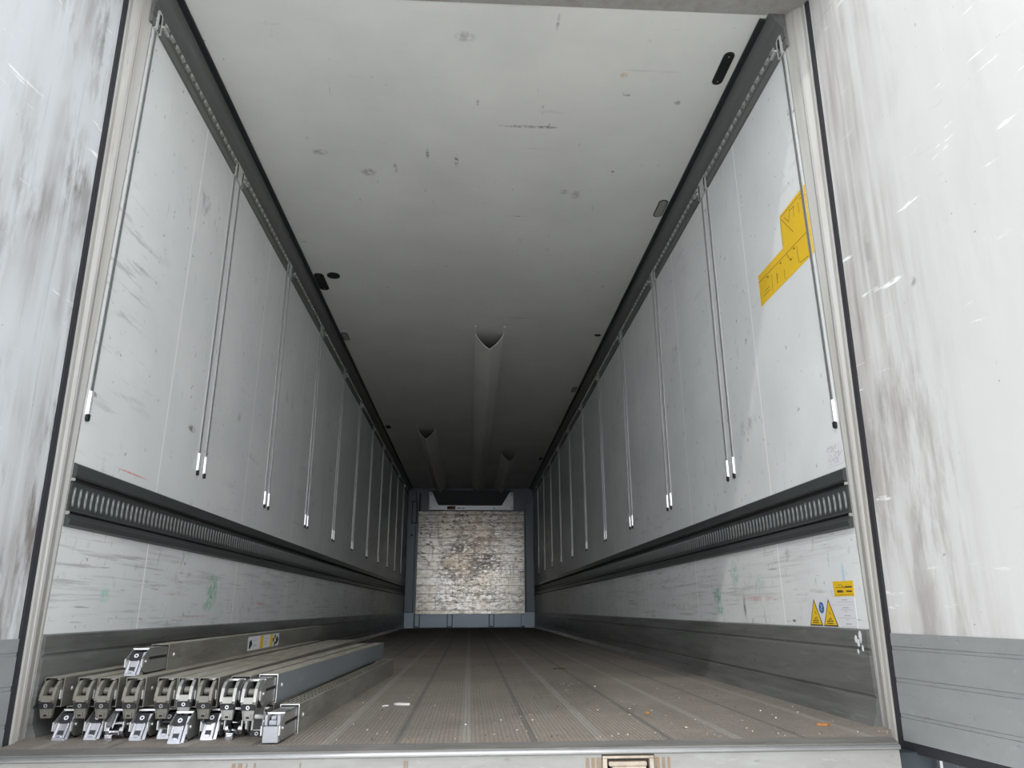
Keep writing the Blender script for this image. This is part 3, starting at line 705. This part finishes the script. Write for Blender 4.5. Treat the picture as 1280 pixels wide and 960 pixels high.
def latch_A(par, y, lower=0.0):
    """closed lever: bright slanted face with a black badge plate on top"""
    T = Tm(y, -.000 + lower, math.radians(31)); H = .070
    q = MB(); q.box(-.022, .022, 0, H, -.020, 0, 0, T); q.box(.0095, .0135, .002, H - .022, 0, .0008, 1, T); q.box(.014, .022, 0, H, 0, .004, 0, T); q.box(.005, .008, .004, H - .022, 0, .0025, 0, T); q.box(-.021, -.018, 0, H - .02, 0, .003, 0, T)
    q.box(-.019, .011, -.003, .006, -.006, .003, 0, T); q.box(-.013, .003, .012, .026, 0, .0006, 1, T); q.box(-.011, .001, .007, .013, 0, .004, 0, T)
    q.box(-.019, .019, y + .055, y + .09, .012, .062, 1)
    la = q.build('latch', [M['chrome'], M['frontdark']], par, bevel=.0012)
    n_ = MB(); n_.box(-.021, .0135, H - .024, H + .001, 0, .0035, 0, T); ringmark(n_, -.004, H - .011, .0036, T, .0062, 1); n_.build('badge', [M['black'], M['paper']], la)
    return la
def latch_U(par, y, mats, drop=0.0, tilt=-8):
    """folded-up lever: two rounded arms, badge band, narrow tongue hanging below"""
    z = .006 + drop; q = MB()
    P = [(.045, .066), (.018, .068), (-.004, .063), (-.020, .048), (-.027, .028), (-.028, .014), (-.018, .010), (-.004, .024), (.012, .038), (.045, .040)]
    for sx in (-1, 1): q.prism([(sx * .021, y + a, z + b_) for a, b_ in P], [(sx * .0125, y + a, z + b_) for a, b_ in P], 0)
    q.box(-.0125, .0125, y - .029, y - .010, z + .010, z + .026, 0)
    q.cyl((-.010, y + .006, z + .036), .0095, .020, 'x', 16, 2)
    T = Tm(y - .016, z - .033, math.radians(tilt))
    q.prism([(-.014, 0, -.010), (.014, 0, -.010), (.014, 0, 0), (-.014, 0, 0)], [(-.021, .056, -.018), (.021, .056, -.018), (.021, .056, 0), (-.021, .056, 0)], 0, T)
    q.prism([(-.0125, .002, 0), (-.0105, .002, 0), (-.0105, .002, .003), (-.0125, .002, .003)], [(-.0195, .044, 0), (-.016, .044, 0), (-.016, .044, .003), (-.0195, .044, .003)], 0, T)
    q.prism([(.0125, .002, 0), (.0105, .002, 0), (.0105, .002, .003), (.0125, .002, .003)], [(.0195, .044, 0), (.015, .044, 0), (.015, .044, .003), (.0195, .044, .003)], 0, T)
    q.box(-.008, .008, .004, .016, 0, .003, 0, T); q.box(-.0045, .0045, .006, .011, .003, .0036, 1, T)
    q.box(-.020, .020, y + .012, y + .045, z - .004, z + .03, 1)
    la = q.build('latch', [mats[0], M['void'], mats[1]], par, bevel=.0012)
    n_ = MB(); n_.box(-.0185, .0185, .027, .042, 0, .005, 0, T); ringmark(n_, 0, .0345, .0051, T, .0052, 1); n_.build('badge', [M['black'], mats[2]], la)
    return la
def latch_B(par, y):
    """lever swung open: a bright U frame around a dark hole with a block tongue in front"""
    T = Tm(y, .004, math.radians(35)); q = MB(); H = .076
    q.box(-.021, -.014, .01, H, -.006, .006, 0, T); q.box(.014, .021, .01, H, -.006, .006, 0, T); q.box(-.021, .021, H - .005, H, -.006, .007, 0, T)
    q.box(-.014, .014, .034, .041, -.004, .006, 0, T); q.box(-.020, .020, .004, .018, -.012, .004, 0, T)
    q.cyl((-.023, y - .005, .022), .011, .010, 'x', 14, 0); q.cyl((.013, y - .005, .022), .011, .012, 'x', 14, 0)
    q.box(-.009, .011, y - .048, y - .010, .000, .018, 0); q.box(-.005, .007, y - .052, y - .046, -.001, .012, 0)
    q.box(-.014, .014, .02, H - .006, -.014, -.010, 1, T)
    q.box(-.018, .018, y + .055, y + .08, .02, .066, 2)
    return q.build('latch', [M['chrome'], M['void'], M['frontdark']], par, bevel=.0015)
def latch_C(par, y):
    """lever turned over: badge at the bottom"""
    q = MB(); T = Tm(y, .001, math.radians(6)); H = .058
    q.box(-.018, .018, .0, H, -.020, -.002, 0, T); q.box(-.018, -.012, .014, H, -.002, .004, 0, T); q.box(.012, .018, .014, H, -.002, .004, 0, T)
    q.box(-.020, .020, H - .012, H + .004, -.02, .006, 0, T); q.box(-.011, .011, .016, H - .014, -.002, 0, 1, T)
    q.prism([(-.009, y + .01, .082), (.013, y + .01, .082), (.013, y + .03, .082), (-.009, y + .03, .082)], [(-.013, y - .004, .056), (.017, y - .004, .056), (.017, y + .03, .056), (-.013, y + .03, .056)], 0)
    la = q.build('latch', [M['silver'], M['frontdark']], par, bevel=.0012)
    n_ = MB(); n_.box(-.0185, .0185, -.001, .014, -.0015, .0035, 0, T); ringmark(n_, 0, .006, .0036, T, .0048, 1); n_.build('badge', [M['black'], M['paper']], la)
    return la
def latch_D(par, y):
    """lever locked inside: plain pale front with a small block in the notch above"""
    q = MB(); q.box(-.021, .021, y - .020, y + .05, .003, .043, 0); q.box(-.021, -.013, y - .012, y + .05, .043, .070, 0); q.box(.012, .021, y - .012, y + .05, .043, .070, 0)
    q.box(-.011, .010, y - .006, y + .03, .044, .056, 0); q.box(-.008, .006, y + .002, y + .04, .056, .066, 0); q.box(-.013, .012, y + .01, y + .045, .043, .060, 1)
    return q.build('latch', [M['pale'], M['void']], par, bevel=.002)

DU = (M['dirtsteel'], M['dirtsteel'], M['lens']); SU = (M['silver'], M['dirtsteel'], M['paper'])
proto = {}
def beam(kind, L, ext, loc, rz, label, matset=('tube', 'tubetop'), slots=False):
    key = (kind, L, ext, matset, slots)
    if key in proto: r = copy_tree(proto[key])
    else:
        r = empty('cargo_bar'); proto[key] = r
        make_tube(r, L, slots, matset)
        make_sleeve(r, ext, M['dirtsteel'] if kind == 'U' and ext < .05 else M['silver'])
        if kind == 'A': latch_A(r, -ext - .048)
        if kind == 'B': latch_B(r, -ext - .030)
        if kind == 'C': latch_C(r, -ext - .020)
        if kind == 'D': latch_D(r, -ext - .022)
        if kind == 'U': latch_U(r, -ext - .040, DU)
        if kind == 'S': latch_U(r, -ext - .040, SU)
        if kind == 'V': latch_U(r, -ext - .036, SU, .003, -3)
    r.location = loc; r.rotation_euler = (0, 0, rz)
    return tag(r, label, 'cargo bar', 'telescopic cargo bars stacked on the left of the floor')
LB = 1.94; zb = Z0; zt = Z0 + TH + .0004
nth = ['leftmost', 'second from the left', 'third from the left', 'fourth from the left', 'fifth from the left', 'sixth from the left', 'seventh from the left', 'third from the right', 'second from the right', 'rightmost']
bot = [('A', -1.117, 2.30, .02), ('A', -1.032, 2.30, .02), ('B', -.972, 2.30, .03), ('A', -.902, 2.29, .03), ('A', -.836, 2.30, .02), ('A', -.776, 2.25, .05),
       ('A', -.708, 2.29, .04), ('B', -.650, 2.30, .03), ('C', -.590, 2.30, .03), ('D', -.514, 2.288, .13)]
desc = {'A': 'with a chrome lever', 'B': 'with its bright lever swung open', 'C': 'with its badge upside down', 'D': 'with a plain pale front and slotted top'}
for i, (k, x, y, e) in enumerate(bot):
    rz = -(0, 0, 0, 0, 0, 0, 0, .012, .026, .038)[i]
    beam(k, LB, e, (x, y, zb), rz, 'aluminium cargo bar %s, bottom row, %s' % (desc[k], nth[i]), slots=(k == 'D'))
top = [('U', -1.180, 2.281, -.038), ('U', -1.083, 2.272, -.038), ('U', -1.020, 2.262, -.038), ('U', -.941, 2.252, -.038), ('U', -.850, 2.243, -.038), ('V', -.790, 2.237, -.038), ('U', -.731, 2.230, -.038), ('S', -.655, 2.27, .03), ('S', -.590, 2.32, .10)]
nt_ = ['leftmost', 'second from the left', 'third from the left', 'fourth from the left', 'fifth from the left', 'sixth from the left', 'third from the right', 'clean silver latch, second from the right', 'bluish side, rightmost']
for i, (k, x, y, e) in enumerate(top):
    rz = -(.0, .0, .0, .0, .0, .0, .0, .032, .038)[i]
    L = (2.3, 2.3, 2.5, 2.5, 2.6, 2.6, 2.6, 2.05, 2.05)[i]
    beam(k, L, e, (x, y, zt), rz, 'dusty cargo bar with folded latch, upper row, %s' % nt_[i], matset=('tubeblue', 'tubetop') if i >= 8 else ('tube', 'tubetop'))
top1 = beam('A', 2.62, .14, (-.985, 2.50, zt + TH + .0004), .009, 'single cargo bar lying on top of the upper row with a chrome lever')
# pictogram label on the side of the single beam
lb = MB(); X = TW / 2 + .0004; y0, y1 = .89, 1.44
lb.box(TW / 2, X, y0, y1, .010, .068)
for a, b_ in ((.36, .46), (.68, .78)): lb.box(X, X + .0004, y0 + (y1 - y0) * a, y0 + (y1 - y0) * b_, .012, .066, 1)
for yy, zz, r0 in ((.07, .036, .022), (.93, .036, .022), (.86, .054, .012), (.86, .022, .012), (.80, .040, .012)):
    pts = [(y0 + (y1 - y0) * yy + r0 * 1.1 * math.cos(t) * (1 + .25 * math.cos(3 * t)), zz + r0 * .8 * math.sin(t) * (1 + .25 * math.sin(2 * t))) for t in [i * math.pi / 8 for i in range(16)]]
    lb.prism([(X, u, v_) for u, v_ in pts], [(X + .0004, u, v_) for u, v_ in pts], 2)
for a, z in ((.2, .05), (.2, .03), (.2, .024), (.55, .05), (.55, .036), (.55, .024)): lb.box(X, X + .0003, y0 + (y1 - y0) * (a - .06), y0 + (y1 - y0) * (a + .06), z, z + .0025, 3)
tb = [c for c in top1.children if c.name.startswith('tube')][0]
o = lb.build('pictogram_label', [M['paper'], M['yellow'], M['inkb'], M['violet']], tb); o['label'] = 'white and yellow pictogram label'

# ------------------------------------------------------------------ litter on the floor
random.seed(11)
def flake(mb, x, y, sx, sy, h=.0015, mi=0):
    a0 = random.uniform(0, 6.28); n = 6; pts = []
    for i in range(n):
        a = 2 * math.pi * i / n; r = random.uniform(.7, 1.1); u, v_ = sx * r * math.cos(a), sy * r * math.sin(a)
        pts.append((x + u * math.cos(a0) - v_ * math.sin(a0), y + u * math.sin(a0) + v_ * math.cos(a0)))
    lift = random.uniform(0, .003)
    mb.prism([(u, v_, Z0 + .0006) for u, v_ in pts], [(u, v_, Z0 + .0006 + h + lift * (i % 2)) for i, (u, v_) in enumerate(pts)], mi)
q = MB(); flake(q, -.245, 2.90, .035, .010, .006); flake(q, -.30, 2.87, .018, .006, .004)
tag(q.build('paper_scrap', M['scrap']), 'small white torn scrap lying on the floor right of the cargo bars', 'scrap')
q = MB(); flake(q, 1.06, 2.30, .022, .014, .006); tag(q.build('dry_leaf', M['leaf']), 'brown dry leaf on the floor beside the right door post', 'leaf')
q = MB(); flake(q, .60, 2.60, .016, .010, .004); tag(q.build('dry_leaf', M['leaf']), 'small orange-brown leaf bit in the right half of the floor near the sill', 'leaf')
q = MB(); flake(q, .52, 4.45, .035, .016, .005); tag(q.build('dry_leaf', M['ink']), 'dark brown curled leaf on the floor further inside', 'leaf')
q = MB()
for k in range(240):
    x = random.uniform(-.42, 1.18); y = 2.13 + 3.6 * random.random() ** 1.7
    s_ = random.uniform(.0005, .0018); flake(q, x, y, s_ * random.uniform(1, 3.5), s_, .0006, random.choice((0, 0, 0, 1, 2)))
tag(q.build('floor_litter', [M['chip'], M['scrap'], M['ink']]), 'tiny pale chips and crumbs scattered over the ribbed floor', 'litter', kind='stuff')
